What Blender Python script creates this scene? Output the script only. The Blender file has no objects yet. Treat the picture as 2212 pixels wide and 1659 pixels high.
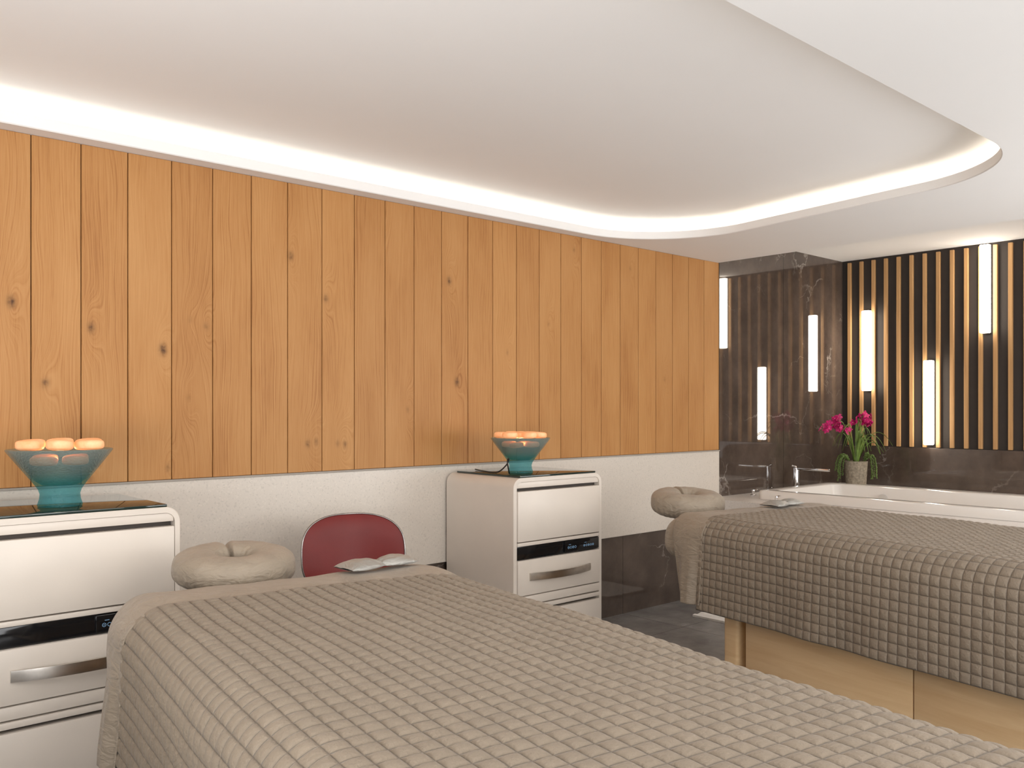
import bpy, bmesh, math, random
import numpy as np
from mathutils import Vector, Matrix
random.seed(7); np.random.seed(7)
scene = bpy.context.scene
COL = scene.collection
PI = math.pi
scene.view_settings.view_transform = 'Standard'

# ------------------------------------------------------------------ nodes
class NB:
    def __init__(s, name):
        s.m = bpy.data.materials.new(name); s.m.use_nodes = True
        s.t = s.m.node_tree; s.t.nodes.clear()
        s.out = s.t.nodes.new('ShaderNodeOutputMaterial')
    def n(s, typ, props=None, **ins):
        nd = s.t.nodes.new(typ)
        for k, v in (props or {}).items(): setattr(nd, k, v)
        for k, v in ins.items():
            s.set(nd.inputs[k.replace('_', ' ')], v)
        return nd
    def set(s, sock, v):
        if isinstance(v, bpy.types.NodeSocket): s.t.links.new(v, sock)
        elif isinstance(v, (tuple, list)) and len(v) == 3 and sock.type == 'RGBA': sock.default_value = (*v, 1)
        else: sock.default_value = v
    def math(s, op, a, b=0.0, c=None, clamp=False):
        nd = s.t.nodes.new('ShaderNodeMath'); nd.operation = op; nd.use_clamp = clamp
        s.set(nd.inputs[0], a); s.set(nd.inputs[1], b)
        if c is not None: s.set(nd.inputs[2], c)
        return nd.outputs[0]
    def vmath(s, op, a, b=(0, 0, 0)):
        nd = s.t.nodes.new('ShaderNodeVectorMath'); nd.operation = op
        s.set(nd.inputs[0], a); s.set(nd.inputs[1], b)
        return nd.outputs['Value'] if op in ('DOT_PRODUCT', 'LENGTH') else nd.outputs[0]
    def obj(s): return s.n('ShaderNodeTexCoord').outputs['Object']
    def noise(s, vec, scale=5, detail=2, rough=.5, dist=0):
        return s.n('ShaderNodeTexNoise', Vector=vec, Scale=scale, Detail=detail, Roughness=rough, Distortion=dist).outputs['Fac']
    def ramp(s, fac, stops):
        nd = s.t.nodes.new('ShaderNodeValToRGB'); s.set(nd.inputs[0], fac)
        cr = nd.color_ramp
        while len(cr.elements) < len(stops): cr.elements.new(.5)
        for e, (p, c) in zip(cr.elements, stops):
            e.position = p; e.color = (*c, 1) if len(c) == 3 else c
        return nd.outputs[0]
    def mix(s, f, a, b, blend='MIX'):
        nd = s.t.nodes.new('ShaderNodeMix'); nd.data_type = 'RGBA'; nd.blend_type = blend
        s.set(nd.inputs[0], f); s.set(nd.inputs[6], a); s.set(nd.inputs[7], b)
        return nd.outputs[2]
    def map(s, v, a, b, c=0., d=1.):
        return s.n('ShaderNodeMapRange', Value=v, From_Min=a, From_Max=b, To_Min=c, To_Max=d).outputs[0]
    def bump(s, h, strength=.3, dist=.01):
        return s.n('ShaderNodeBump', Height=h, Strength=strength, Distance=dist).outputs[0]
    def bsdf(s, color, rough=.5, metal=0, normal=None, **kw):
        b = s.n('ShaderNodeBsdfPrincipled'); s.p = b
        s.set(b.inputs['Base Color'], color); s.set(b.inputs['Roughness'], rough); s.set(b.inputs['Metallic'], metal)
        if normal is not None: s.set(b.inputs['Normal'], normal)
        for k, v in kw.items(): s.set(b.inputs[k.replace('_', ' ')], v)
        s.t.links.new(b.outputs[0], s.out.inputs[0])
        return s.m

def plain(name, col, rough=.5, metal=0, vary=.04, scale=8, bump=0, bscale=200, **kw):
    b = NB(name); o = b.obj()
    f = b.noise(o, scale, 3)
    lo = tuple(max(0, c * (1 - vary * 2)) for c in col); hi = tuple(min(1, c * (1 + vary)) for c in col)
    c = b.ramp(f, [(.3, lo), (.7, hi)])
    nrm = b.bump(b.noise(o, bscale, 2), bump, .002) if bump else None
    return b.bsdf(c, rough, metal, nrm, **kw)

def emis(name, col, strength):
    b = NB(name)
    e = b.n('ShaderNodeEmission', Color=col, Strength=strength)
    b.t.links.new(e.outputs[0], b.out.inputs[0]); return b.m

def marble(name, base, vein, rough=.1, scale=.9, joints=None, ior=1.5, bright=.75):
    b = NB(name); o = b.obj()
    n1 = b.n('ShaderNodeTexNoise', Vector=o, Scale=2.2, Detail=5.0, Roughness=.6).outputs['Color']
    warp = b.vmath('MULTIPLY', b.vmath('SUBTRACT', n1, (.5, .5, .5)), (.55, .55, .55))
    v = b.vmath('ADD', o, warp)
    e1 = b.n('ShaderNodeTexVoronoi', {'feature': 'DISTANCE_TO_EDGE'}, Vector=v, Scale=scale).outputs[0]
    e2 = b.n('ShaderNodeTexVoronoi', {'feature': 'DISTANCE_TO_EDGE'}, Vector=v, Scale=scale * 2.7).outputs[0]
    m1 = b.map(e1, .0, .010, 1, 0); m2 = b.map(e2, .0, .012, .5, 0)
    mask = b.map(b.noise(o, 1.6, 3), .48, .66)
    mask2 = b.map(b.noise(o, 3.1, 2), .52, .7)
    vv = b.math('MAXIMUM', b.math('MULTIPLY', m1, mask), b.math('MULTIPLY', m2, mask2))
    cloud = b.ramp(b.noise(o, 4, 6, .65), [(.3, tuple(c * .70 for c in base)), (.72, tuple(c * 1.4 for c in base))])
    c = b.mix(b.math('MULTIPLY', vv, bright), cloud, vein)
    if joints:
        sp = b.n('ShaderNodeSeparateXYZ', Vector=o)
        for ax, step, off in joints:
            q = b.math('FRACT', b.math('DIVIDE', b.math('ADD', sp.outputs[ax], off + 40 * step), step))
            j = b.math('LESS_THAN', b.math('MULTIPLY', q, step), .004)
            c = b.mix(j, c, tuple(x * .35 for x in base))
    return b.bsdf(c, rough, 0, None, IOR=ior)

# wood panelling
def wood_wall():
    b = NB('oak_panelling'); o = b.obj(); sp = b.n('ShaderNodeSeparateXYZ', Vector=o)
    X, Z = sp.outputs[0], sp.outputs[2]
    idx = b.math('FLOOR', b.math('DIVIDE', b.math('ADD', X, 1.77 * 3 - .891), .177))
    wn = b.n('ShaderNodeTexWhiteNoise', {'noise_dimensions': '1D'}, W=idx)
    r = wn.outputs['Value']
    gv = b.n('ShaderNodeCombineXYZ', X=b.math('ADD', X, b.math('MULTIPLY', r, 31)), Y=b.math('MULTIPLY', r, 13), Z=b.math('MULTIPLY', Z, .22)).outputs[0]
    n1 = b.noise(gv, 5.5, 2, .45)
    c = b.math('ADD', X, b.math('MULTIPLY', n1, .13))
    knots = [(.825, 1.705, 1.1), (.94, 1.405, .8), (1.105, 1.625, .9), (1.386, 1.552, 1.2), (1.498, 1.684, .2), (1.492, 1.351, .2), (1.57, 1.66, .4),
             (1.968, 2.006, .8), (2.150, 1.825, .7), (2.887, 1.98, .9), (2.94, 1.448, 1.1), (2.055, 1.143, .7), (2.10, 1.15, .5), (2.254, 1.134, .6),
             (2.215, 1.14, .4), (3.835, 2.256, .4), (3.30, 1.62, .3), (4.35, 2.20, .3), (3.62, 1.8, .3), (1.10, 1.03, .6), (1.405, 1.06, .5), (2.62, 1.3, .3), (4.7, 1.5, .3)]
    dark = None
    for kx, kz, a in knots:
        d = b.vmath('SUBTRACT', o, (kx, 0, kz))
        d = b.vmath('MULTIPLY', d, (1 / .036, 0, 1 / .11))
        d2 = b.vmath('DOT_PRODUCT', d, d)
        big = b.math('EXPONENT', b.math('MULTIPLY', d2, -1))
        c = b.math('ADD', c, b.math('MULTIPLY', big, .075))
        d = b.vmath('SUBTRACT', o, (kx, 0, kz))
        k = .013 * (0.70 + .35 * a)
        d = b.vmath('MULTIPLY', d, (1 / k, 0, 1 / (k * 1.5)))
        sm = b.math('MULTIPLY', b.math('EXPONENT', b.math('MULTIPLY', b.vmath('DOT_PRODUCT', d, d), -1)), a)
        dark = sm if dark is None else b.math('ADD', dark, sm)
    s1 = b.n('ShaderNodeTexNoise', {'noise_dimensions': '1D'}, W=b.math('MULTIPLY', c, 150), Detail=2.0, Scale=1.0).outputs['Fac']
    fv = b.n('ShaderNodeCombineXYZ', X=b.math('MULTIPLY', X, 420), Y=r, Z=b.math('MULTIPLY', Z, 9)).outputs[0]
    s2 = b.noise(fv, 1, 3, .6)
    lv = b.n('ShaderNodeCombineXYZ', X=b.math('MULTIPLY', X, 5), Y=b.math('MULTIPLY', r, 9), Z=b.math('MULTIPLY', Z, 1.3)).outputs[0]
    s3 = b.noise(lv, 1.3, 2)
    g = b.math('ADD', b.math('MULTIPLY', s1, .30), b.math('ADD', b.math('MULTIPLY', s2, .34), b.math('MULTIPLY', s3, .36)))
    col = b.ramp(g, [(.34, (.350, .148, .045)), (.46, (.460, .222, .073)), (.62, (.525, .274, .102))])
    col = b.mix(.6, col, b.ramp(r, [(0, (.91, .87, .84)), (1, (1.08, 1.09, 1.10))]), 'MULTIPLY')
    kf = b.math('MULTIPLY', dark, b.map(b.noise(o, 60, 3), .3, .6, .4, 1.0), clamp=True)
    col = b.mix(kf, col, (.09, .038, .014))
    return b.bsdf(col, .5, 0, b.bump(g, .10, .002), Specular_IOR_Level=.3)

def wood(name, lo, hi, axis=2, rough=.4, fscale=60):
    b = NB(name); o = b.obj()
    s = [fscale, fscale, fscale]; s[axis] = 2.2
    v = b.vmath('MULTIPLY', o, tuple(s))
    f = b.noise(v, 1, 4, .55, .6)
    return b.bsdf(b.ramp(f, [(.3, lo), (.7, hi)]), rough)

def speckle(name, base):
    b = NB(name); o = b.obj()
    v = b.n('ShaderNodeTexVoronoi', Vector=o, Scale=170.0)
    sp = b.ramp(b.n('ShaderNodeSeparateColor', Color=v.outputs['Color']).outputs[0], [(.0, tuple(c * .88 for c in base)), (.18, base), (.85, base), (1, tuple(min(1, c * 1.07) for c in base))])
    return b.bsdf(sp, .3)

def fabric(name, col, rough=.85, sheen=.3, satin=False, bscale=900, metal=0):
    b = NB(name); o = b.obj()
    f = b.noise(o, 14, 4)
    c = b.ramp(f, [(.3, tuple(x * .92 for x in col)), (.7, tuple(min(1, x * 1.06) for x in col))])
    h = b.noise(o, bscale, 2)
    if satin: h = b.math('ADD', b.math('MULTIPLY', h, .10), b.noise(b.vmath('MULTIPLY', o, (1, 1, 2.5)), 16, 3, .5, 1.2))
    return b.bsdf(c, rough, metal, b.bump(h, .25 if not satin else .8, .002 if not satin else .012), Sheen_Weight=sheen, Sheen_Roughness=.4)

def quilt_mat():
    b = NB('quilted_taupe'); o = b.obj()
    uv = b.n('ShaderNodeTexCoord').outputs['UV']; sp = b.n('ShaderNodeSeparateXYZ', Vector=uv)
    wv = b.math('MULTIPLY', b.math('SUBTRACT', b.noise(uv, 2.3, 2), .5), .05)
    def line(s, w):
        q = b.math('ABSOLUTE', b.math('SUBTRACT', b.math('FRACT', b.math('ADD', s, wv)), .5))
        return b.map(q, .5 - w, .5, 0, 1)
    lx, ly = line(sp.outputs[0], .05), line(sp.outputs[1], .05)
    gx, gy = line(sp.outputs[0], .18), line(sp.outputs[1], .18)
    ln = b.math('MAXIMUM', lx, ly); gr = b.math('MAXIMUM', gx, gy)
    f = b.noise(o, 14, 4)
    base = (.232, .186, .137)
    c = b.ramp(f, [(.3, tuple(x * .94 for x in base)), (.7, tuple(x * 1.05 for x in base))])
    c = b.mix(b.math('MULTIPLY', ln, .7), c, (.085, .065, .047))
    pk = b.noise(b.vmath('MULTIPLY', uv, (3.2, 3.2, 1)), 1.6, 3)
    big = b.noise(b.vmath('MULTIPLY', uv, (.35, .5, 1)), 1.0, 2)
    h = b.math('ADD', b.math('MULTIPLY', b.math('MULTIPLY', gr, gr), -.9), b.math('ADD', b.math('MULTIPLY', pk, .7), b.math('ADD', b.math('MULTIPLY', big, 1.6), b.math('MULTIPLY', b.noise(o, 900, 2), .05))))
    return b.bsdf(c, .66, 0, b.bump(h, 1.0, .0034), Sheen_Weight=.12, Sheen_Roughness=.4)

M = {}
M['ceil'] = plain('ceiling_plaster', (.89, .888, .882), .9, vary=.008, scale=1.2)
M['wall'] = plain('wall_paint', (.44, .43, .42), .9, vary=.01)
M['oak'] = wood_wall()
M['slat'] = wood('slat_wood', (.42, .23, .092), (.58, .345, .15), 2, .55)
M['basewood'] = wood('table_maple', (.65, .44, .235), (.75, .55, .32), 1, .35, 30)
M['slatback'] = plain('slat_backing', (.032, .025, .021), .7)
M['marble'] = marble('dark_marble', (.082, .060, .048), (.55, .50, .45), .025, .9, [(0, .93, .35)], 1.68, .6)
M['floor'] = marble('floor_marble', (.23, .222, .214), (.5, .5, .5), .25, .8, [(0, .9, .2), (1, .9, .35)])
M['stone'] = speckle('quartz_panel', (.68, .62, .55))
M['deck'] = speckle('tub_deck_quartz', (.74, .70, .66))
M['ledge'] = plain('panel_ledge', (.36, .32, .28), .5)
M['tub'] = plain('tub_acrylic', (.84, .81, .77), .12, vary=.005)
M['chrome'] = plain('chrome', (.85, .85, .86), .08, 1, vary=.01)
M['rim'] = plain('satin_chrome_rim', (.32, .30, .29), .25, 1, vary=.01)
M['steel'] = plain('brushed_steel', (.62, .58, .53), .28, 1, vary=.06, scale=30)
M['cab'] = plain('cabinet_laminate', (.715, .645, .57), .38, vary=.012, bump=.12, bscale=60)
M['cabin'] = plain('cabinet_shadow_gap', (.06, .048, .04), .7)
M['black'] = plain('gloss_black', (.008, .008, .009), .08)
M['plastic'] = plain('black_plastic', (.012, .012, .012), .4)
M['topglass'] = plain('dark_glass_top', (.012, .026, .022), .03, vary=.01, IOR=1.6)
M['icon'] = emis('icon_blue', (.45, .72, 1.0), .4)
M['quilt'] = quilt_mat()
M['satin'] = fabric('satin_taupe', (.34, .280, .212), .45, .2, True)
M['satin2'] = fabric('satin_sheet', (.30, .243, .182), .42, .2, True)
M['silver'] = fabric('silver_satin', (.42, .41, .38), .30, .1, True, metal=.45)
M['leather'] = plain('red_leather', (.185, .017, .015), .45, vary=.05, bump=.15, bscale=350, Specular_IOR_Level=.4)
M['towel'] = fabric('white_terry', (.80, .78, .74), .95, .3, False, 400)
M['pot'] = plain('pot_stoneware', (.34, .29, .22), .85, vary=.2, scale=60, bump=.5, bscale=120)
M['soil'] = plain('soil', (.04, .028, .018), .95, bump=.8, bscale=120)
M['leaf'] = plain('leaf_green', (.15, .24, .045), .45, vary=.25, scale=20)
M['string'] = plain('succulent_green', (.11, .18, .035), .5, vary=.2)
M['stem'] = plain('stem_green', (.18, .24, .06), .5)
M['petal'] = plain('magenta_petal', (.62, .012, .17), .55, vary=.25, scale=60)
M['petalc'] = plain('flower_throat', (.75, .25, .35), .5)
M['led'] = emis('cove_led', (1.0, .88, .72), 8)
M['tube'] = emis('wall_light_diffuser', (1.0, .89, .75), 15)

def stone_mat():
    b = NB('salt_stone'); o = b.obj()
    f = b.noise(o, 18, 4, .6)
    c = b.ramp(f, [(.3, (.83, .36, .16)), (.7, (.91, .54, .31))])
    e = b.ramp(f, [(.3, (1.0, .33, .09)), (.7, (1.0, .48, .22))])
    return b.bsdf(c, .5, 0, None, Emission_Color=e, Emission_Strength=.36)
M['salt'] = stone_mat()
def bowl_mat():
    b = NB('bowl_glass'); o = b.obj(); z = b.n('ShaderNodeSeparateXYZ', Vector=o).outputs[2]
    zz = b.map(z, 0.0, .19)
    c = b.ramp(zz, [(.0, (.015, .17, .21)), (.42, (.035, .19, .23)), (.62, (.14, .24, .25)), (1, (.26, .33, .32))])
    tcol = b.ramp(zz, [(.0, (.50, .84, .88)), (.42, (.55, .83, .86)), (.6, (.78, .88, .89)), (1, (.88, .93, .93))])
    nrm = b.bump(b.n('ShaderNodeTexVoronoi', Vector=o, Scale=150.0).outputs[0], .7, .003)
    b.bsdf(c, .12, 0, nrm, IOR=1.5)
    tr = b.n('ShaderNodeBsdfTransparent', Color=tcol)
    mx = b.t.nodes.new('ShaderNodeMixShader')
    b.set(mx.inputs[0], b.map(zz, .3, .8, .74, .52))
    b.t.links.new(b.p.outputs[0], mx.inputs[1]); b.t.links.new(tr.outputs[0], mx.inputs[2])
    b.t.links.new(mx.outputs[0], b.out.inputs[0]); return b.m
M['bowl'] = bowl_mat()

# ------------------------------------------------------------------ mesh helpers
class MB:
    def __init__(s): s.v = []; s.f = []
    def add(s, vs, fs):
        n = len(s.v); s.v += [tuple(map(float, p)) for p in vs]; s.f += [tuple(i + n for i in f) for f in fs]; return s
    def box(s, x0, x1, y0, y1, z0, z1, bev=0, seg=2):
        bm = bmesh.new()
        bmesh.ops.create_cube(bm, size=1)
        for v in bm.verts:
            v.co = Vector(((x0 + x1) / 2 + v.co.x * (x1 - x0), (y0 + y1) / 2 + v.co.y * (y1 - y0), (z0 + z1) / 2 + v.co.z * (z1 - z0)))
        if bev: bmesh.ops.bevel(bm, geom=bm.edges[:], offset=bev, segments=seg, affect='EDGES', profile=.5)
        bm.verts.index_update()
        s.add([v.co[:] for v in bm.verts], [[v.index for v in f.verts] for f in bm.faces]); bm.free(); return s
    def grid(s, P, close_u=False, close_v=False):
        nu, nv = P.shape[:2]; fs = []
        for i in range(nu if close_u else nu - 1):
            for j in range(nv if close_v else nv - 1):
                a = i * nv + j; b_ = ((i + 1) % nu) * nv + j; c = ((i + 1) % nu) * nv + (j + 1) % nv; d = i * nv + (j + 1) % nv
                fs.append((a, b_, c, d))
        return s.add(P.reshape(-1, 3).tolist(), fs)
    def tube(s, pts, r, n=10, caps=True, closed=False):
        pts = [Vector(p) for p in pts]; N = len(pts)
        rs = r if isinstance(r, (list, tuple)) else [r] * N
        up = Vector((0, 0, 1)); rings = []
        prev = None
        for i, p in enumerate(pts):
            if closed: t = (pts[(i + 1) % N] - pts[i - 1]).normalized()
            else: t = (pts[min(i + 1, N - 1)] - pts[max(i - 1, 0)]).normalized()
            if prev is None:
                a = up if abs(t.dot(up)) < .9 else Vector((1, 0, 0))
                n1 = (a - t * a.dot(t)).normalized()
            else: n1 = (prev - t * prev.dot(t)).normalized()
            prev = n1; n2 = t.cross(n1)
            rings.append([p + n1 * math.cos(2 * PI * k / n) * rs[i] + n2 * math.sin(2 * PI * k / n) * rs[i] for k in range(n)])
        vs = [q for rg in rings for q in rg]; fs = []
        for i in range(N if closed else N - 1):
            for k in range(n):
                j = (i + 1) % N
                fs.append((i * n + k, i * n + (k + 1) % n, j * n + (k + 1) % n, j * n + k))
        if caps and not closed: fs += [tuple(range(n))[::-1], tuple((N - 1) * n + k for k in range(n))]
        return s.add(vs, fs)
    def lathe(s, prof, n=48, c=(0, 0, 0), cap=True):
        vs = []; fs = []
        for (r, z) in prof:
            for k in range(n):
                a = 2 * PI * k / n; vs.append((c[0] + r * math.cos(a), c[1] + r * math.sin(a), c[2] + z))
        m = len(prof)
        for i in range(m - 1):
            for k in range(n):
                fs.append((i * n + k, i * n + (k + 1) % n, (i + 1) * n + (k + 1) % n, (i + 1) * n + k))
        if cap: fs += [tuple(range(n))[::-1], tuple((m - 1) * n + k for k in range(n))]
        return s.add(vs, fs)
    def ell(s, c, rx, ry, rz, nu=16, nv=10, p=1.0, rot=None):
        vs = []; fs = []
        def pw(x): return math.copysign(abs(x) ** p, x)
        for i in range(nv + 1):
            ph = -PI / 2 + PI * i / nv
            for k in range(nu):
                a = 2 * PI * k / nu
                q = Vector((rx * pw(math.cos(ph)) * math.cos(a), ry * pw(math.cos(ph)) * math.sin(a), rz * pw(math.sin(ph))))
                if rot: q = rot @ q
                vs.append(q + Vector(c))
        for i in range(nv):
            for k in range(nu):
                fs.append((i * nu + k, i * nu + (k + 1) % nu, (i + 1) * nu + (k + 1) % nu, (i + 1) * nu + k))
        return s.add(vs, fs)
    def build(s, name, mat, parent=None, smooth=True, angle=38, weld=True):
        me = bpy.data.meshes.new(name); me.from_pydata(s.v, [], s.f)
        bm = bmesh.new(); bm.from_mesh(me)
        if weld: bmesh.ops.remove_doubles(bm, verts=bm.verts, dist=1e-6)
        bmesh.ops.recalc_face_normals(bm, faces=bm.faces)
        bm.to_mesh(me); bm.free()
        me.materials.append(M[mat] if isinstance(mat, str) else mat)
        if smooth:
            me.polygons.foreach_set('use_smooth', [True] * len(me.polygons))
            me.set_sharp_from_angle(angle=math.radians(angle))
        o = bpy.data.objects.new(name, me); COL.objects.link(o)
        if parent: o.parent = parent
        return o

def tag(o, label, cat, group=None):
    o['label'] = label; o['category'] = cat
    if group: o['group'] = group
    return o
def thing(name, label, cat, loc=(0, 0, 0), rz=0, group=None):
    o = bpy.data.objects.new(name, None); COL.objects.link(o)
    o.empty_display_size = .1
    o.location = loc; o.rotation_euler = (0, 0, rz)
    return tag(o, label, cat, group)
def struct(o): o['kind'] = 'structure'; return o
def dup(root, label, loc, rz=None):
    r = root.copy(); COL.objects.link(r); r.location = loc
    if rz is not None: r.rotation_euler = (0, 0, rz)
    r['label'] = label
    for ch in list(root.children):
        c = ch.copy(); COL.objects.link(c); c.parent = r
        for g in list(ch.children):
            d = g.copy(); COL.objects.link(d); d.parent = c
    return r

# ------------------------------------------------------------------ room
YW = 3.70; YM = 3.72; XE = 5.314; XS = 7.09; SOF = 2.342; NC = 2.543; X0 = -2.2; Y0 = -2.6; YA = 3.6955
struct(MB().box(X0 - .1, XS + .1, Y0 - .1, YM + .1, -.1, 0).build('floor', 'floor', smooth=False))
wb = struct(MB().box(X0 - .1, XE, YM, YM + .1, 0, 2.75).build('wall_back', 'marble', smooth=False))
struct(MB().box(XE + .0005, XS + .1, YA, YM + .1, 0, 2.75).build('wall_alcove', 'marble', smooth=False))
m = MB()
x = .891 - .177 * 18
while x < XE - .01:
    m.box(x + .0018, x + .1752, YW, YM - .001, 1.012, SOF - .001, .0015, 1); x += .177
pan = struct(m.build('wood_panelling', 'oak', wb, smooth=False))
struct(MB().box(X0, XE, YW + .012, YM + .001, 1.0, SOF, 0).build('panelling_backing', 'cabin', wb, smooth=False))
struct(MB().box(X0, XE, YW - .004, YM - .001, .50, 1.003, .002).build('stone_dado', 'stone', wb, smooth=False))
struct(MB().box(X0, XE, YW - .010, YM - .002, 1.003, 1.011, .001).build('dado_ledge', 'ledge', wb, smooth=False))
wr = struct(MB().box(XS, XS + .1, Y0, YA, 0, 2.75).build('wall_right', 'slatback', smooth=False))
struct(MB().box(XS - .02, XS - .0005, -.9, YA - .001, .0, .995, .001).build('marble_splashback', 'marble', wr, smooth=False))
m = MB()
y = 3.627
while y > -.9:
    m.box(XS - .022, XS - .0005, y - .0145, y + .0145, 1.0, NC - .02, .0015, 1); y -= .1035
struct(m.build('slat_cladding', 'slat', wr, smooth=False))
struct(MB().box(X0 - .1, X0, Y0, YM, 0, 2.75).build('wall_left', 'wall', smooth=False))
struct(MB().box(X0, XS, Y0 - .1, Y0, 0, 2.75).build('wall_front', 'wall', smooth=False))

# ceiling with cove
def round_poly(corners, rad, n=20):
    out = []
    L = len(corners)
    for i in range(L):
        p = Vector(corners[i]); a = Vector(corners[i - 1]); c = Vector(corners[(i + 1) % L]); r = rad[i]
        d1 = (a - p).normalized(); d2 = (c - p).normalized()
        ang = d1.angle(d2); t = r / math.tan(ang / 2)
        cen = p + (d1 + d2).normalized() * (r / math.sin(ang / 2))
        s = p + d1 * t - cen; e = p + d2 * t - cen
        a0 = math.atan2(s.y, s.x); a1 = math.atan2(e.y, e.x); da = (a1 - a0 + PI) % (2 * PI) - PI
        for k in range(n + 1):
            q = a0 + da * k / n; out.append((cen.x + r * math.cos(q), cen.y + r * math.sin(q)))
    return out
cove = round_poly([(-1.6, 1.31), (4.22, 1.31), (4.56, 3.612), (-1.6, 3.612)], [.55, .62, .60, .55], 28)
NP = len(cove)
def off(o):
    res = []
    for i in range(NP):
        a = Vector(cove[i - 1]); c = Vector(cove[(i + 1) % NP]); t = (c - a).normalized()
        res.append((cove[i][0] + t.y * o, cove[i][1] - t.x * o))
    return res
prof = [(0, SOF + .004), (0, SOF + .044), (.004, SOF + .047), (.012, SOF + .047), (.012, SOF + .006), (.078, SOF + .006), (.078, SOF + .030),
        (.076, SOF + .048), (.070, SOF + .066), (.058, SOF + .083), (.040, SOF + .098), (.015, SOF + .110), (-.03, SOF + .122), (-.10, SOF + .131), (-.20, SOF + .136), (-.35, SOF + .138)]
def ceil_mesh():
    bm = bmesh.new()
    prev = [bm.verts.new((p[0], p[1], SOF)) for p in off(.004)]
    first = prev
    for o_, z in prof:
        cur = [bm.verts.new((p[0], p[1], z)) for p in off(o_)]
        for i in range(NP): bm.faces.new((prev[i], prev[(i + 1) % NP], cur[(i + 1) % NP], cur[i]))
        prev = cur
    bm.faces.new(prev)
    rect = [bm.verts.new(p) for p in [(X0, Y0, SOF), (XE, Y0, SOF), (XE, YM, SOF), (X0, YM, SOF)]]
    es = []
    for i in range(4): es.append(bm.edges.new((rect[i], rect[(i + 1) % 4])))
    for i in range(NP): es.append(bm.edges.get((first[i], first[(i + 1) % NP])))
    bmesh.ops.triangle_fill(bm, edges=es, use_beauty=True)
    up = [bm.verts.new((v.co.x, v.co.y, 2.75)) for v in rect]
    for i in range(4): bm.faces.new((rect[i], rect[(i + 1) % 4], up[(i + 1) % 4], up[i]))
    bm.faces.new(up)
    bmesh.ops.recalc_face_normals(bm, faces=bm.faces)
    me = bpy.data.meshes.new('ceiling'); bm.to_mesh(me); bm.free()
    me.materials.append(M['ceil'])
    me.polygons.foreach_set('use_smooth', [True] * len(me.polygons)); me.set_sharp_from_angle(angle=math.radians(32))
    o = bpy.data.objects.new('ceiling', me); COL.objects.link(o); return struct(o)
ceil = ceil_mesh()
struct(MB().box(XE, XS, Y0, YM, NC, 2.75).build('ceiling_alcove', 'ceil', smooth=False))
P = np.array([[(*p, SOF + .012) for p in off(.020)], [(*p, SOF + .012) for p in off(.050)]])
led = struct(MB().grid(P, close_v=True).build('cove_led_strip', 'led', ceil))

# ------------------------------------------------------------------ tub & deck
def rrect(x0, x1, y0, y1, r, z, n=8):
    pts = round_poly([(x0, y0), (x1, y0), (x1, y1), (x0, y1)], [r] * 4, n)
    return [(p[0], p[1], z) for p in pts]
def deck():
    bm = bmesh.new()
    dx0, dx1, dy0, dy1, dz = 5.13, XS - .021, .75, YA - .0005, .68
    top = [bm.verts.new(p) for p in [(dx0, dy0, dz), (dx1, dy0, dz), (dx1, dy1, dz), (dx0, dy1, dz)]]
    bot = [bm.verts.new((v.co.x, v.co.y, 0.001)) for v in top]
    hole = [bm.verts.new(p) for p in rrect(5.42, 6.29, 1.46, 3.37, .08, dz)]
    es = [bm.edges.new((top[i], top[(i + 1) % 4])) for i in range(4)]
    es += [bm.edges.new((hole[i], hole[(i + 1) % len(hole)])) for i in range(len(hole))]
    bmesh.ops.triangle_fill(bm, edges=es, use_beauty=True)
    for i in range(4): bm.faces.new((top[i], top[(i + 1) % 4], bot[(i + 1) % 4], bot[i]))
    bmesh.ops.recalc_face_normals(bm, faces=bm.faces)
    me = bpy.data.meshes.new('tub_deck'); bm.to_mesh(me); bm.free(); me.materials.append(M['deck'])
    o = bpy.data.objects.new('tub_deck', me); COL.objects.link(o); return o
tag(deck(), 'pale quartz ledge surrounding the sunken white bathtub', 'ledge')
tb = thing('bathtub', 'white rectangular bathtub with raised flat rim beside the slatted wall', 'bathtub', (5.85, 2.42, 0))
def ring(x0, x1, y0, y1, r, z): return [(p[0] - 5.85, p[1] - 2.42, p[2]) for p in rrect(x0, x1, y0, y1, r, z)]
a, b_, c, d = 5.36, 6.35, 1.40, 3.43
rings = [ring(a, b_, c, d, .06, .681), ring(a, b_, c, d, .06, .728), ring(a + .006, b_ - .006, c + .006, d - .006, .055, .738),
         ring(a + .015, b_ - .015, c + .015, d - .015, .05, .741), ring(a + .085, b_ - .085, c + .085, d - .085, .07, .741),
         ring(a + .097, b_ - .097, c + .097, d - .097, .07, .735), ring(a + .104, b_ - .104, c + .104, d - .104, .07, .715),
         ring(a + .15, b_ - .15, c + .2, d - .17, .12, .36), ring(a + .18, b_ - .18, c + .25, d - .21, .14, .31), ring(a + .25, b_ - .25, c + .34, d - .3, .12, .295)]
m = MB().grid(np.array(rings), close_v=True); n = len(rings[0])
m.add(rings[-1], [tuple(range(n))])
m.build('basin', 'tub', tb)
MB().tube([(.385, .52, .66), (.372, .52, .658)], .032, 20).build('overflow_cover', 'chrome', tb)
f = thing('bath_faucet', 'tall chrome bath faucet with long flat spout at the tub end', 'faucet', (6.15, 3.58, .6805))
MB().lathe([(.030, 0), (.030, .006), (.023, .010), (.022, .16), (.020, .172), (.0, .174)], 24).build('body', 'chrome', f)
MB().box(-.016, .016, -.27, .01, .156, .174, .004).build('spout', 'chrome', f)
MB().tube([(0, .0, .172), (-.0, .005, .180), (-.01, .03, .186)], [.008, .007, .006], 10).build('lever', 'chrome', f)
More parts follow.
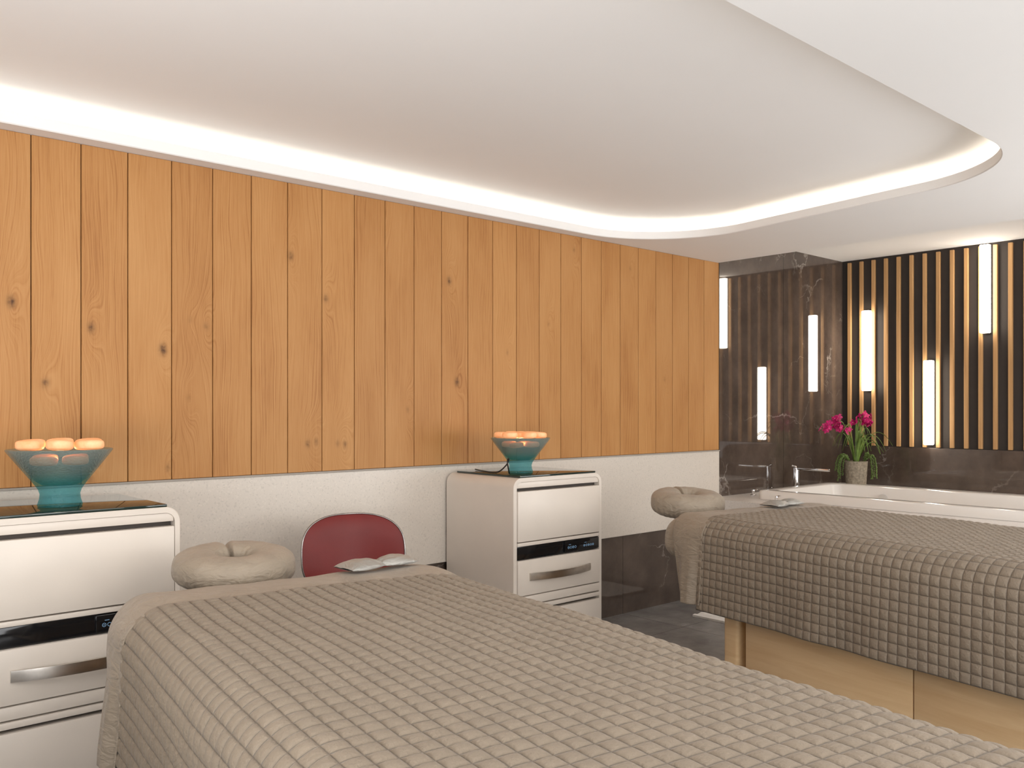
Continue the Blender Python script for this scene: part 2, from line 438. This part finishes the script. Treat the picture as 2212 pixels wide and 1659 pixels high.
for (x, y, lab) in [(5.55, 3.57, 'small chrome tub valve handle on the ledge by the marble wall'), (5.245, 3.20, 'small chrome valve handle on the ledge in front of the tub rim')]:
    h = thing('valve_handle', lab, 'tap handle', (x, y, .6805), .4, 'chrome tub valve handles')
    MB().lathe([(.022, 0), (.022, .005), (.011, .010), (.010, .030), (.013, .035), (.012, .042), (0, .043)], 20).build('valve_body', 'chrome', h)
    MB().tube([(0, 0, .036), (.03, -.01, .040), (.065, -.02, .038)], [.006, .005, .004], 8).build('lever', 'chrome', h)

# ------------------------------------------------------------------ wall lights
for (y, z0, lab) in [(3.457, 1.446, 'glowing vertical light bar nearest the marble corner'), (2.956, 1.018, 'lowest glowing vertical light bar on the slatted wall'),
                     (2.544, 1.863, 'highest glowing vertical light bar just below the ceiling')]:
    t = thing('wall_light', lab, 'wall light', (XS - .022, y, z0), 0, 'vertical light bars on the slatted wall')
    MB().box(-.012, -.0003, -.024, .024, .0, .665, .003).build('back_plate', 'steel', t)
    MB().box(-.060, -.012, -.034, .034, .004, .661, .008).build('diffuser', 'tube', t)

# ------------------------------------------------------------------ cabinets
def make_cabinet(label, loc):
    t = thing('drawer_cabinet', label, 'cabinet', loc, 0, 'white treatment cabinets')
    hw, top, r, th, yd = .313, .97, .052, .020, .262
    def prof(hw_, top_, r_, n=10):
        p = [(-hw_, .05)]
        for k in range(n + 1):
            q = PI - k * PI / 2 / n; p.append((-hw_ + r_ + r_ * math.cos(q), top_ - r_ + r_ * math.sin(q)))
        for k in range(n + 1):
            q = PI / 2 - k * PI / 2 / n; p.append((hw_ - r_ + r_ * math.cos(q), top_ - r_ + r_ * math.sin(q)))
        p.append((hw_, .05)); return p
    A = prof(hw, top, r); B = prof(hw - th, top - th, r - th)
    e = .003
    G = np.array([[(x, -yd, z) for x, z in B], [(x, -yd, z) for x, z in prof(hw - e, top - e, r - e)], [(x, -yd + e, z) for x, z in A], [(x, yd, z) for x, z in A], [(x, yd, z) for x, z in B]])
    m = MB().grid(G, close_u=True); m.build('casing', 'cab', t)
    MB().box(-hw + th + .001, hw - th - .001, -yd + .035, yd - .004, .06, top - th - .004).build('carcass', 'cabin', t, smooth=False)
    w = hw - th - .003
    MB().box(-w, w, -yd + .004, -yd + .034, .920, top - th - .001, .002).build('top_rail', 'cab', t)
    MB().box(-w, w, -yd - .006, -yd + .034, .660, .904, .003).build('drawer_front', 'cab', t)
    MB().box(-w, w, -yd - .002, -yd + .034, .638, .655, .002).build('divider_rail', 'cab', t)
    MB().box(-w, w, -yd + .006, -yd + .034, .573, .636, .001).build('control_strip', 'black', t)
    cp = MB().box(.035, w - .004, -yd - .003, -yd + .010, .578, .633, .002).build('control_panel', 'black', t)
    for g0, cnt, rr in ((.060, 4, .0058), (.175, 5, .0050)):
        ic = MB()
        for k in range(cnt):
            cx = g0 + k * .0165; cz = .600
            ic.tube([(cx + rr * math.cos(q), -yd - .0035, cz + rr * math.sin(q)) for q in [2 * PI * j / 14 for j in range(14)]], .0008, 5, closed=True)
            if k % 2 == 0: ic.box(cx - .002, cx + .002, -yd - .0042, -yd - .003, cz - .001, cz + .001)
        ic.box(g0 + .002, g0 + .016, -yd - .0042, -yd - .003, .614, .6158)
        ic.build('control_icons', 'icon', cp)
    df = MB().box(-w, w, -yd - .006, -yd + .034, .398, .569, .003).build('drawer_front', 'cab', t)
    hp = []; N = 20
    for i in range(N + 1):
        x_ = -.215 + .43 * i / N; q = abs(x_) / .215
        hp.append((x_, -yd - .008 - .036 * (1 - q ** 2.2), .487))
    m = MB()
    Gh = []
    for (x_, y_, z_) in hp:
        Gh.append([(x_, y_ - .004, z_ - .018), (x_, y_ - .006, z_), (x_, y_ - .004, z_ + .018), (x_, y_ + .004, z_ + .018), (x_, y_ + .004, z_ - .018)])
    m.grid(np.array(Gh), close_v=True); m.add(Gh[0], [(0, 1, 2, 3, 4)]); m.add(Gh[-1], [(0, 1, 2, 3, 4)])
    m.build('handle', 'steel', df)
    MB().box(-w, w, -yd - .004, -yd + .034, .352, .393, .003).build('divider_rail', 'cab', t)
    MB().box(-w, w, -yd - .006, -yd + .034, .325, .346, .003).build('shelf_edge', 'cab', t)
    MB().box(-w, w, -yd - .006, -yd + .034, .10, .312, .003).build('drawer_front', 'cab', t)
    MB().box(-w, w, -yd + .012, -yd + .034, .055, .092, .002).build('kick_board', 'cab', t)
    MB().box(-.268, .268, -yd + .004, yd - .03, top + .0004, top + .0095, .0015).build('glass_top', 'topglass', t)
    for sx in (-1, 1):
        for sy in (-1, 1):
            MB().lathe([(.022, 0), (.022, .045), (.012, .052), (.012, .062)], 16, (sx * .26, sy * .2, 0)).build('foot', 'plastic', t)
    return t
c1 = make_cabinet('near white drawer cabinet with dark glass top, cut by the left photo edge', (.890, 3.312, 0))
c2 = dup(c1, 'white drawer cabinet standing between the red chair and the far bed', (3.168, 3.418, 0))

# ------------------------------------------------------------------ bowls + stones
CT = .97 + .0105
def make_bowl(label, loc, k=1.0):
    t = thing('glass_bowl', label, 'bowl', loc, 0, 'footed glass bowls of salt stones')
    out = [(.052, .0), (.067, .001), (.069, .006), (.063, .025), (.061, .042), (.066, .058), (.086, .087), (.123, .135), (.160, .184), (.163, .190)]
    inn = [(.160, .192), (.154, .187), (.117, .138), (.080, .090), (.054, .072), (.0, .068)]
    MB().lathe(out + inn, 64, cap=False).build('bowl_body', 'bowl', t, angle=60)
    MB().lathe([(.0, .0), (.052, .0)], 64, cap=False).build('foot_disc', 'bowl', t)
    t.scale = (k, k, k)
    L = bpy.data.lights.new('bowl_lamp', 'POINT'); L.energy = .45; L.color = (1, .55, .28); L.shadow_soft_size = .012
    lo = bpy.data.objects.new('bowl_lamp', L); COL.objects.link(lo); lo.location = (loc[0], loc[1], loc[2] + .168 * k)
    return t
make_bowl('teal footed glass bowl on the near cabinet at the left edge', (.865, 3.226, CT))
make_bowl('teal footed glass bowl on the cabinet beside the far bed', (3.04, 3.31, CT), .93)
smesh = []
for k in range(3):
    m = MB().ell((0, 0, 0), .0475 - .003 * k, .0415 + .002 * k, .0175, 26, 14, .55)
    o = m.build('salt_stone', 'salt'); smesh.append(o.data); bpy.data.objects.remove(o)
def stones(cx, cy, s, grp, where):
    lay = [(0, 0, .208)]
    for k in range(6):
        q = 2 * PI * k / 6 + .25; lay.append((.101 * math.cos(q), .101 * math.sin(q), .206))
    for k in range(4):
        q = 2 * PI * k / 4 + .5; lay.append((.066 * math.cos(q), .066 * math.sin(q), .154))
    for i, (x, y, z) in enumerate(lay):
        o = bpy.data.objects.new('salt_stone', smesh[i % 3]); COL.objects.link(o)
        o.location = (cx + x * s, cy + y * s, CT + z * s + (i % 3) * .001)
        o.rotation_euler = (random.uniform(-.08, .08), random.uniform(-.08, .08), random.uniform(0, 6))
        o.scale = (s * (.98 if z > .19 else .92),) * 3
        tag(o, 'smooth glowing orange salt stone piled in ' + where, 'stone', grp)
stones(.865, 3.226, 1, 'salt stones in the near bowl', 'the near bowl at left')
stones(3.04, 3.31, .93, 'salt stones in the farther bowl', 'the farther bowl beside the bed')
pts = [(2.93, 3.27, CT + .004), (2.90, 3.245, CT + .03), (2.885, 3.235, CT + .06), (2.90, 3.25, CT + .078), (2.925, 3.27, CT + .072), (2.93, 3.30, CT + .04), (2.925, 3.36, CT + .006), (2.95, 3.50, CT + .004), (3.0, 3.62, CT + .004)]
def catmull(p, n=8):
    p = [Vector(q) for q in p]; out = []
    for i in range(len(p) - 1):
        a, b, c, d = p[max(i - 1, 0)], p[i], p[i + 1], p[min(i + 2, len(p) - 1)]
        for k in range(n):
            t = k / n
            out.append(.5 * ((2 * b) + (-a + c) * t + (2 * a - 5 * b + 4 * c - d) * t * t + (-a + 3 * b - 3 * c + d) * t ** 3))
    out.append(p[-1]); return out
tag(MB().tube(catmull(pts), .0035, 8).build('power_cord', 'plastic'), 'black cord looping behind the farther glass bowl', 'cord')

# ------------------------------------------------------------------ massage beds
HW, R_, TOP = .500, .105, .80
YH, YF = 1.0, -1.27
def wob(S, T, seed, amp, f0=3., n=10):
    rs = np.random.RandomState(seed); z = np.zeros_like(S)
    for i in range(n):
        a = rs.uniform(0, 2 * PI); f = f0 * rs.uniform(.5, 2.2); ph = rs.uniform(0, 6.28)
        z += np.sin((S * math.cos(a) + T * math.sin(a)) * f * 2 + ph) / n
    return z * amp
def drape(S, T, hw, yh, yf, r, top, tuck=None, flare=.03):
    ex = np.sign(S) * np.maximum(np.abs(S) - (hw - r), 0)
    ey = T - np.clip(T, yf + r, yh - r)
    d = np.hypot(ex, ey); ds = np.where(d < 1e-9, 1, d); ux, uy = ex / ds, ey / ds
    q = r * PI / 2
    g = np.where(d < q, r * np.sin(np.minimum(d, q) / r), r + np.maximum(d - q, 0) * flare)
    h = np.where(d < q, r * (1 - np.cos(np.minimum(d, q) / r)), r + np.maximum(d - q, 0))
    if tuck:
        st, rb = tuck
        d3 = np.maximum(d - q - st, 0); qb = rb * PI / 2
        g = np.where(d > q + st, r - rb * (1 - np.cos(np.minimum(d3, qb) / rb)) - np.maximum(d3 - qb, 0), np.where(d < q, g, r))
        h = np.where(d > q + st, r + st + rb * np.sin(np.minimum(d3, qb) / rb), h)
    X = S - ex + ux * g; Y = T - ey + uy * g; Z = top - h
    return np.stack([X, Y, Z], -1), d, q
def normals(P):
    du = np.gradient(P, axis=0); dv = np.gradient(P, axis=1)
    n = np.cross(du, dv); n /= np.maximum(np.linalg.norm(n, axis=-1, keepdims=True), 1e-9)
    if n[n.shape[0] // 2, n.shape[1] // 2, 2] < 0: n = -n
    return n
def make_bed(label, loc, rz):
    t = thing('massage_table', label, 'massage bed', loc, rz, 'massage beds')
    hw, r = HW - .014, .095
    ext = r * PI / 2 + .03 + .07 * PI / 2 + .05
    S, T = np.meshgrid(np.linspace(-(hw - r) - ext, (hw - r) + ext, 130), np.linspace(YF + r - ext, YH - r + ext, 240), indexing='ij')
    P, d, q = drape(S, T, hw, YH, YF, r, TOP - .012, (.03, .07))
    Nn = normals(P)
    P = P + Nn * (wob(S, T, 3, .006, 7)[..., None] + (np.clip((d - .10) / .1, 0, 1) * .003 * np.sin((S * 60 + T * 75) + 2 * np.sin(T * 9)))[..., None])
    MB().grid(P).build('mattress', 'satin', t, angle=180)
    MB().box(-.39, .39, -1.16, .92, .545, .592, .01).build('table_top_board', 'basewood', t)
    MB().box(-.388, .388, -1.12, .49, .03, .544, .004).build('base_cabinet', 'basewood', t)
    for sx in (-1, 1):
        for (ya, yb) in ((-.312, .500), (-1.13, -.318)):
            xa, xb = sorted((sx * .3895, sx * .408))
            dr = MB().box(xa, xb, ya, yb, .035, .540, .003).build('door', 'basewood', t)
            MB().tube([(sx * .408, yb - .02, .50), (sx * .426, yb - .02, .50), (sx * .430, yb - .02, .50)], [.006, .010, .007], 14).build('knob', 'plastic', dr)
        MB().box(sx * .366 - .035, sx * .366 + .035, .555, .645, 0, .544, .018, 4).build('leg', 'basewood', t)
        MB().box(sx * .366 - .035, sx * .366 + .035, -1.22, -1.14, 0, .544, .018, 4).build('leg', 'basewood', t)
        MB().tube([(sx * .075 - .09, .8, .62), (sx * .075 - .09, 1.0, .70), (sx * .075 - .09, 1.15, .765)], .011, 12).build('cradle_bracket', 'steel', t)
    # ring-shaped face cushion with a soft crease toward the wall
    m = MB(); nU, nV = 220, 44; G = np.zeros((nU, nV, 3))
    for i in range(nU):
        a = 2 * PI * i / nU
        da = abs((a - PI / 2 + PI) % (2 * PI) - PI)
        k = 1 - .30 * math.exp(-(da / .10) ** 2)
        Rm = .105; cx, cy = Rm * math.cos(a) * 1.08, Rm * 1.0 * math.sin(a)
        for j in range(nV):
            b = 2 * PI * j / nV
            rr = .074; rz_ = .052
            low = max(0, -math.sin(b - .1)) * (1 if math.cos(b) > -.5 else .2)
            pl = 1 + .05 * low * math.sin(a * 38 + 1.5 * math.sin(a * 5)) + .010 * math.sin(a * 7 + b * 2) + .008 * math.sin(a * 17 - b * 2)
            rad = rr * math.copysign(abs(math.cos(b)) ** .8, math.cos(b)) * pl * k
            vz = rz_ * math.copysign(abs(math.sin(b)) ** .8, math.sin(b)) * pl * k
            G[i, j] = (cx + rad * math.cos(a) - .09, cy + rad * math.sin(a) + 1.155, .812 + vz + .10 * (cy))
    m.grid(G, close_u=True, close_v=True); m.build('face_cushion', 'satin', t, angle=180)
    return t
ROT = math.radians(-8.5); ROT2 = math.radians(-10.5)
BL1 = (1.141, 1.508, 0); BL2 = (3.702, 1.655, 0)
bed1 = make_bed('near massage bed filling the foreground, head toward the near cabinet', BL1, ROT)
bed2 = dup(bed1, 'far massage bed on a pale wooden base in front of the tub', BL2, ROT2)
for c in bed2.children:
    if c.name.startswith('face_cushion'):
        c.location = (-.05, 0, .004 - .812 * .2); c.scale = (1.06, 1, 1.2)

def make_quilt():
    C_ = .038; SUB = 6
    half_cells = 23; nS = 2 * half_cells * SUB; half = half_cells * C_ - .004
    t1 = .700; nT = int(2.35 / C_) * SUB; t0 = t1 - nT / SUB * C_
    s = np.linspace(-half, half, nS + 1); tt = np.linspace(t0, t1, nT + 1)
    S, T = np.meshgrid(s, tt, indexing='ij')
    CS = 2 * half / (2 * half_cells)
    P, d, q = drape(S, T, HW, YH, YF, R_, TOP + .006, None, .04)
    P[..., 2] += np.where(d < .001, .006, .006 * np.exp(-d * 6)) * np.cos(S / HW * 1.2)
    N1 = normals(P)
    folds = np.clip((d - q) / .3, 0, 1)
    P += N1 * (wob(S, T, 5, .006, 2.5)[..., None] + wob(S, T, 21, .003, 9)[..., None] + (folds * .007 * np.sin(T * 11 + 2 * np.sin(T * 5)) * (np.abs(S) > HW - .05))[..., None])
    N2 = normals(P)
    a = np.abs(np.sin(PI * (S + half) / CS)); b = np.abs(np.sin(PI * (T - t0) / C_))
    pil = (a ** .55) * (b ** .55)
    ci = ((S + half) / CS).astype(int); cj = ((T - t0) / C_).astype(int)
    rs = np.random.RandomState(4); amp = rs.uniform(.8, 1.2, (ci.max() + 2, cj.max() + 2))[ci, cj]
    P += N2 * (pil * amp * .0050)[..., None]
    o = MB().grid(P).build('quilted_coverlet', 'quilt', None, angle=180, weld=False)
    me = o.data; uvl = me.uv_layers.new(name='UVMap')
    uvs = np.stack([(S + half) / CS, (T - t0) / C_], -1).reshape(-1, 2)
    vi = np.zeros(len(me.loops), dtype=np.int32); me.loops.foreach_get('vertex_index', vi)
    uvl.data.foreach_set('uv', uvs[vi].astype(np.float32).ravel())
    md = o.modifiers.new('thick', 'SOLIDIFY'); md.thickness = .006; md.offset = -1
    return o
q1 = make_quilt(); q1.location = BL1; q1.rotation_euler = (0, 0, ROT)
tag(q1, 'taupe quilted coverlet spread over the near bed in the foreground', 'bedspread', 'quilted coverlets')
q2 = q1.copy(); COL.objects.link(q2); q2.location = BL2; q2.rotation_euler = (0, 0, ROT2)
q2['label'] = 'taupe quilted coverlet hanging over the side of the far bed'

def make_sheet():
    s = np.linspace(-(HW - R_) - .46, (HW - R_) + .46, 260); tt = np.linspace(.675, .885, 44)
    S, T = np.meshgrid(s, tt, indexing='ij')
    k = (T - .675) / .21
    dd = np.maximum(np.abs(S) - HW + .05, 0)
    T2 = T - dd * .20 * k
    P, d, q = drape(S, T2, HW + .006, YH + .06, YF, R_, TOP + .004, None, .08)
    N = normals(P)
    dr = np.clip((d - q) / .25, 0, 1)
    P += N * (wob(S, T, 15, .005, 6) + .006 * np.sin(k * PI) + dr * (.014 * np.sin(k * 7 + S * 3) + .005 * np.sin(k * 17 + S * 6)) + (1 - dr) * .0015 * np.sin(S * 34 + 3 * k))[..., None]
    P[..., 2] += .004
    o = MB().grid(P).build('folded_sheet', 'satin2', None, angle=180)
    md = o.modifiers.new('thick', 'SOLIDIFY'); md.thickness = .005; md.offset = -1
    return o
s1 = make_sheet(); s1.location = BL1; s1.rotation_euler = (0, 0, ROT)
tag(s1, 'plain taupe sheet folded over the head end of the near bed', 'sheet', 'folded satin sheets')
s2 = s1.copy(); COL.objects.link(s2); s2.location = BL2; s2.rotation_euler = (0, 0, ROT2); s2['label'] = 'plain taupe sheet folded over the head end of the far bed'

# eye pillows
def make_pillow(label, loc, rz):
    nU, nV = 60, 20
    top = np.zeros((nU + 1, nV + 1, 3)); bot = np.zeros((nU + 1, nV + 1, 3))
    for i in range(nU + 1):
        u = -1 + 2 * i / nU
        w = .060 * (.52 + .48 * min(1, abs(u) * 1.6) ** .8) * (1 - .12 * max(0, abs(u) - .8) * 5)
        for j in range(nV + 1):
            v = -1 + 2 * j / nV
            th = .022 * (1 - abs(v) ** 2.6) ** .7 * (.35 + .65 * math.sin(PI * min(1, abs(u) * 1.03)) ** .6) * (1 if abs(u) < .97 else .3)
            wr = .0030 * math.sin(v * 9 + u * 4) * math.exp(-abs(u) * 2.5) + .0012 * math.sin(u * 22 + v * 4) * (1 - abs(v))
            x, y = u * .125, v * w + .01 * abs(u)
            top[i, j] = (x, y, .010 + th + wr * (1 - v ** 4)); bot[i, j] = (x, y, .010 - th * .4)
    m = MB().grid(top); m.grid(bot)
    o = m.build('eye_pillow', 'silver', None, angle=180); o.location = loc; o.rotation_euler = (0, 0, rz)
    return tag(o, label, 'eye pillow', 'silver satin eye pillows')
make_pillow('silver satin eye pillow on the near bed below the red chair', (1.525, 2.305, .818), ROT + .2)
make_pillow('silver satin eye pillow on the far bed beside the tub', (3.99, 2.39, .818), ROT + .15)

# ------------------------------------------------------------------ red chair
ch = thing('salon_stool', 'red leather swivel chair with thin metal rim behind the near bed', 'chair', (2.02, 3.20, 0), math.radians(-20))
def sup(a, w, h, p=2.5):
    c, s_ = math.cos(a), math.sin(a)
    return math.copysign(abs(c) ** (2 / p), c) * w, math.copysign(abs(s_) ** (2 / p), s_) * h
def backpt(x, z, push=0):
    return (x, .17 - 1.35 * x * x - push + .12 * z, .680 + z)
W_, H_ = .222, .162
G = []; G2 = []
for i in range(13):
    k = i / 12; row = []; row2 = []
    for j in range(64):
        x, z = sup(2 * PI * j / 64, W_ * k, H_ * k, 2.8)
        row.append(backpt(x, z, .018 * (1 - k ** 5))); row2.append(backpt(x * 1.02, z * 1.02, -.012 - .012 * (1 - k ** 4)))
    G.append(row); G2.append(row2)
MB().grid(np.array(G), close_v=True).build('backrest', 'leather', ch, angle=180)
m = MB().grid(np.array(G2), close_v=True); m.grid(np.array([G[-1], G2[-1]]), close_v=True); m.build('back_shell', 'rim', ch)
rimp = [backpt(*sup(2 * PI * j / 80, W_ * 1.01, H_ * 1.01, 2.8), .0) for j in range(80)]
MB().tube(rimp, .0038, 10, closed=True).build('back_rim', 'rim', ch)
G = []
for i in range(12):
    k = i / 11; G.append([(lambda p: (p[0], p[1] - .06, .455 + .03 * (1 - k ** 6)))(sup(2 * PI * j / 64, .215 * k, .20 * k, 3)) for j in range(64)])
G.append([(p[0], p[1], .42) for p in G[-1]]); G.append([(0, -.06, .418)] * 64)
MB().grid(np.array(G), close_v=True).build('seat', 'leather', ch, angle=50)
MB().tube([(p[0] * 1.01, (p[1] + .06) * 1.01 - .06, .43) for p in G[-2]], .007, 8, closed=True).build('seat_rim', 'rim', ch)
MB().box(-.03, .03, .10, .225, .40, .416, .004).box(-.03, .03, .205, .222, .40, .62, .004).build('back_bracket', 'rim', ch)
MB().lathe([(.03, .09), (.03, .25), (.018, .255), (.018, .415), (.05, .417)], 24, (0, -.06, 0)).build('gas_lift', 'chrome', ch)
for k in range(5):
    q = 2 * PI * k / 5 + .3; cx, cy = math.cos(q), math.sin(q)
    lg = MB().tube([(cx * .02, -.06 + cy * .02, .105), (cx * .14, -.06 + cy * .14, .09), (cx * .26, -.06 + cy * .26, .07)], [.02, .017, .012], 10).build('leg', 'chrome', ch)
    MB().tube([(cx * .26 - cy * .012, -.06 + cy * .26 + cx * .012, .028), (cx * .26 + cy * .012, -.06 + cy * .26 - cx * .012, .028)], .028, 18).build('caster', 'plastic', lg)

# ------------------------------------------------------------------ bath mat on floor
G = np.zeros((40, 30, 3))
for i in range(40):
    for j in range(30):
        G[i, j] = (-.20 + .40 * i / 39, -.3 + .6 * j / 29, .014 + .003 * math.sin(i * .9) * math.sin(j * .7))
m = MB().grid(G); G2 = G.copy(); G2[..., 2] = .001; m.grid(G2)
for arr in ((G[0], G2[0]), (G[-1], G2[-1]), (G[:, 0], G2[:, 0]), (G[:, -1], G2[:, -1])): m.grid(np.array(arr))
o = m.build('bath_mat', 'towel', None, angle=50); o.location = (4.76, 3.07, 0); tag(o, 'white bath mat on the dark floor beyond the far bed', 'bath mat')

# ------------------------------------------------------------------ plant
pl = thing('potted_orchid', 'magenta orchid with arching green leaves in a grey brown stoneware pot', 'plant', (6.68, 3.37, .6805))
MB().lathe([(.0, 0), (.070, 0), (.074, .004), (.086, .20), (.088, .21), (.080, .212), (.076, .18), (0, .18)], 40, cap=False).build('pot', 'pot', pl)
MB().lathe([(.0, .186), (.04, .19), (.076, .182)], 30, cap=False).build('soil', 'soil', pl)
rs = random.Random(3)
m = MB()
for k in range(26):
    q = rs.uniform(0, 2 * PI); sp = rs.uniform(.08, .27); w = rs.uniform(.005, .008)
    hgt = rs.uniform(.22, .36) * (1.2 - sp * 1.5); drop = rs.uniform(.05, .20) * sp / .24
    row = []
    for i in range(15):
        s = i / 14
        rad = .02 + sp * s ** 1.3; z = .185 + hgt * math.sin(s * PI * .66) - drop * s ** 3
        ww = w * math.sin(PI * min(.97, .15 + s * .85)) ** .7
        cx, cy = rad * math.cos(q), rad * math.sin(q)
        row.append([(cx - math.sin(q) * ww, cy + math.cos(q) * ww, z + .003), (cx, cy, z - .002), (cx + math.sin(q) * ww, cy - math.cos(q) * ww, z + .003)])
    m.grid(np.array(row))
m.build('leaves', 'leaf', pl, angle=180)
def pos(sx, z, dd=0): return Vector((.743 * sx + .669 * dd, -.669 * sx + .743 * dd, z))
for (sx, z, dd, cnt) in ((-.17, .50, 0, 20), (.085, .54, .02, 18), (-.10, .48, -.05, 6), (.05, .52, .05, 8)):
    st = catmull([(0, 0, .18), pos(sx * .25, z * .62, dd * .3), pos(sx * .6, z + .01, dd * .7), pos(sx, z, dd), pos(sx * 1.3, z - .04, dd)], 8)
    spk = MB().tube(st, .0032, 6).build('flower_spike', 'stem', pl)
    for i in range(cnt):
        fm = MB()
        base = st[rs.randint(len(st) // 2 + 4, len(st) - 1)]
        c_ = base + Vector((rs.uniform(-.05, .05), rs.uniform(-.05, .05), rs.uniform(-.025, .040)))
        R3 = Matrix.Rotation(rs.uniform(0, 6), 3, 'Z') @ Matrix.Rotation(rs.uniform(.6, 1.7), 3, 'X')
        for p in range(5):
            a = 2 * PI * p / 5; R4 = R3 @ Matrix.Rotation(a, 3, 'Z')
            fm.ell(c_ + R4 @ Vector((.014, 0, .002)), .016, .011, .0022, 8, 5, 1, R4)
        nf = len(fm.f)
        fm.ell(c_, .004, .004, .005, 8, 5); fm.tube([c_, base], .0012, 4)
        bo = fm.build('blossom', 'petal', spk, weld=False); bo.data.materials.append(M['petalc'])
        for pi_ in range(nf, nf + 40): bo.data.polygons[pi_].material_index = 1
for k in range(14):
    m = MB()
    side = -1 if k % 2 else 1
    sx = side * rs.uniform(.10, .155); dd = rs.uniform(-.08, .05)
    cvp = catmull([pos(side * .05, .20, dd * .4), pos(sx * .8, .27 + rs.uniform(-.02, .02), dd), pos(sx * 1.05, .20, dd), pos(sx * (1.1), .08 + rs.uniform(-.02, .07), dd)], 9)
    m.tube(cvp, .0016, 4)
    for p in cvp[4:]:
        m.ell(p + Vector((rs.uniform(-.004, .004), rs.uniform(-.004, .004), 0)), .006, .006, .0055, 7, 5)
    m.build('trailing_strand', 'string', pl)

# ------------------------------------------------------------------ lights
def area(name, loc, target, sx, sy, energy, col):
    L = bpy.data.lights.new(name, 'AREA'); L.shape = 'RECTANGLE'; L.size = sx; L.size_y = sy; L.energy = energy; L.color = col
    o = bpy.data.objects.new(name, L); COL.objects.link(o); o.location = loc
    o.rotation_euler = (Vector(target) - Vector(loc)).to_track_quat('-Z', 'Y').to_euler(); return o
area('fill_behind', (2.4, -2.3, 1.9), (2.2, 3.0, .9), 3.0, 1.0, 36, (1.0, .95, .90))  # added fill behind the camera, no fixture of the room
area('fill_overhead', (1.6, -.6, 2.33), (1.9, 1.0, 0), 1.8, .8, 25, (1.0, .94, .88))  # invented overhead fill for the bed tops, out of view
area('fill_up_left', (-.75, .85, 1.05), (-.2, 1.25, 2.5), 1.1, 1.1, 66, (1.0, .99, .975))  # added fill aimed up to brighten the ceiling tray, unseen
area('fill_up_near', (.6, -1.5, 1.0), (2.2, 2.0, 2.5), 2.6, 1.4, 58, (.99, .99, 1.0))  # extra upward fill for soffit and tray, not a real lamp
area('fill_up_right', (4.9, -.6, 1.1), (3.6, 2.1, 2.5), 2.0, 1.2, 64, (1.0, .99, .98))  # unseen helper lifting the far ceiling, no such lamp in the room
area('fill_alcove', (6.1, .4, 2.5), (6.3, 1.5, 1.0), .8, .8, 12, (1.0, .88, .73))  # added fill that evens out the slats and tub, no real fitting
w = bpy.data.worlds.new('World'); scene.world = w; w.use_nodes = True
w.node_tree.nodes['Background'].inputs[0].default_value = (.9, .92, 1, 1); w.node_tree.nodes['Background'].inputs[1].default_value = .3

# ------------------------------------------------------------------ camera
cam = bpy.data.cameras.new('Camera'); cam.sensor_width = 36; cam.clip_start = .02
cam.lens = 1915 / 2212 * 36; cam.shift_y = 51.5 / 2212
co = bpy.data.objects.new('Camera', cam); COL.objects.link(co)
co.location = (0, 0, 1.31); co.rotation_euler = (PI / 2, 0, math.radians(-42.02))
scene.camera = co
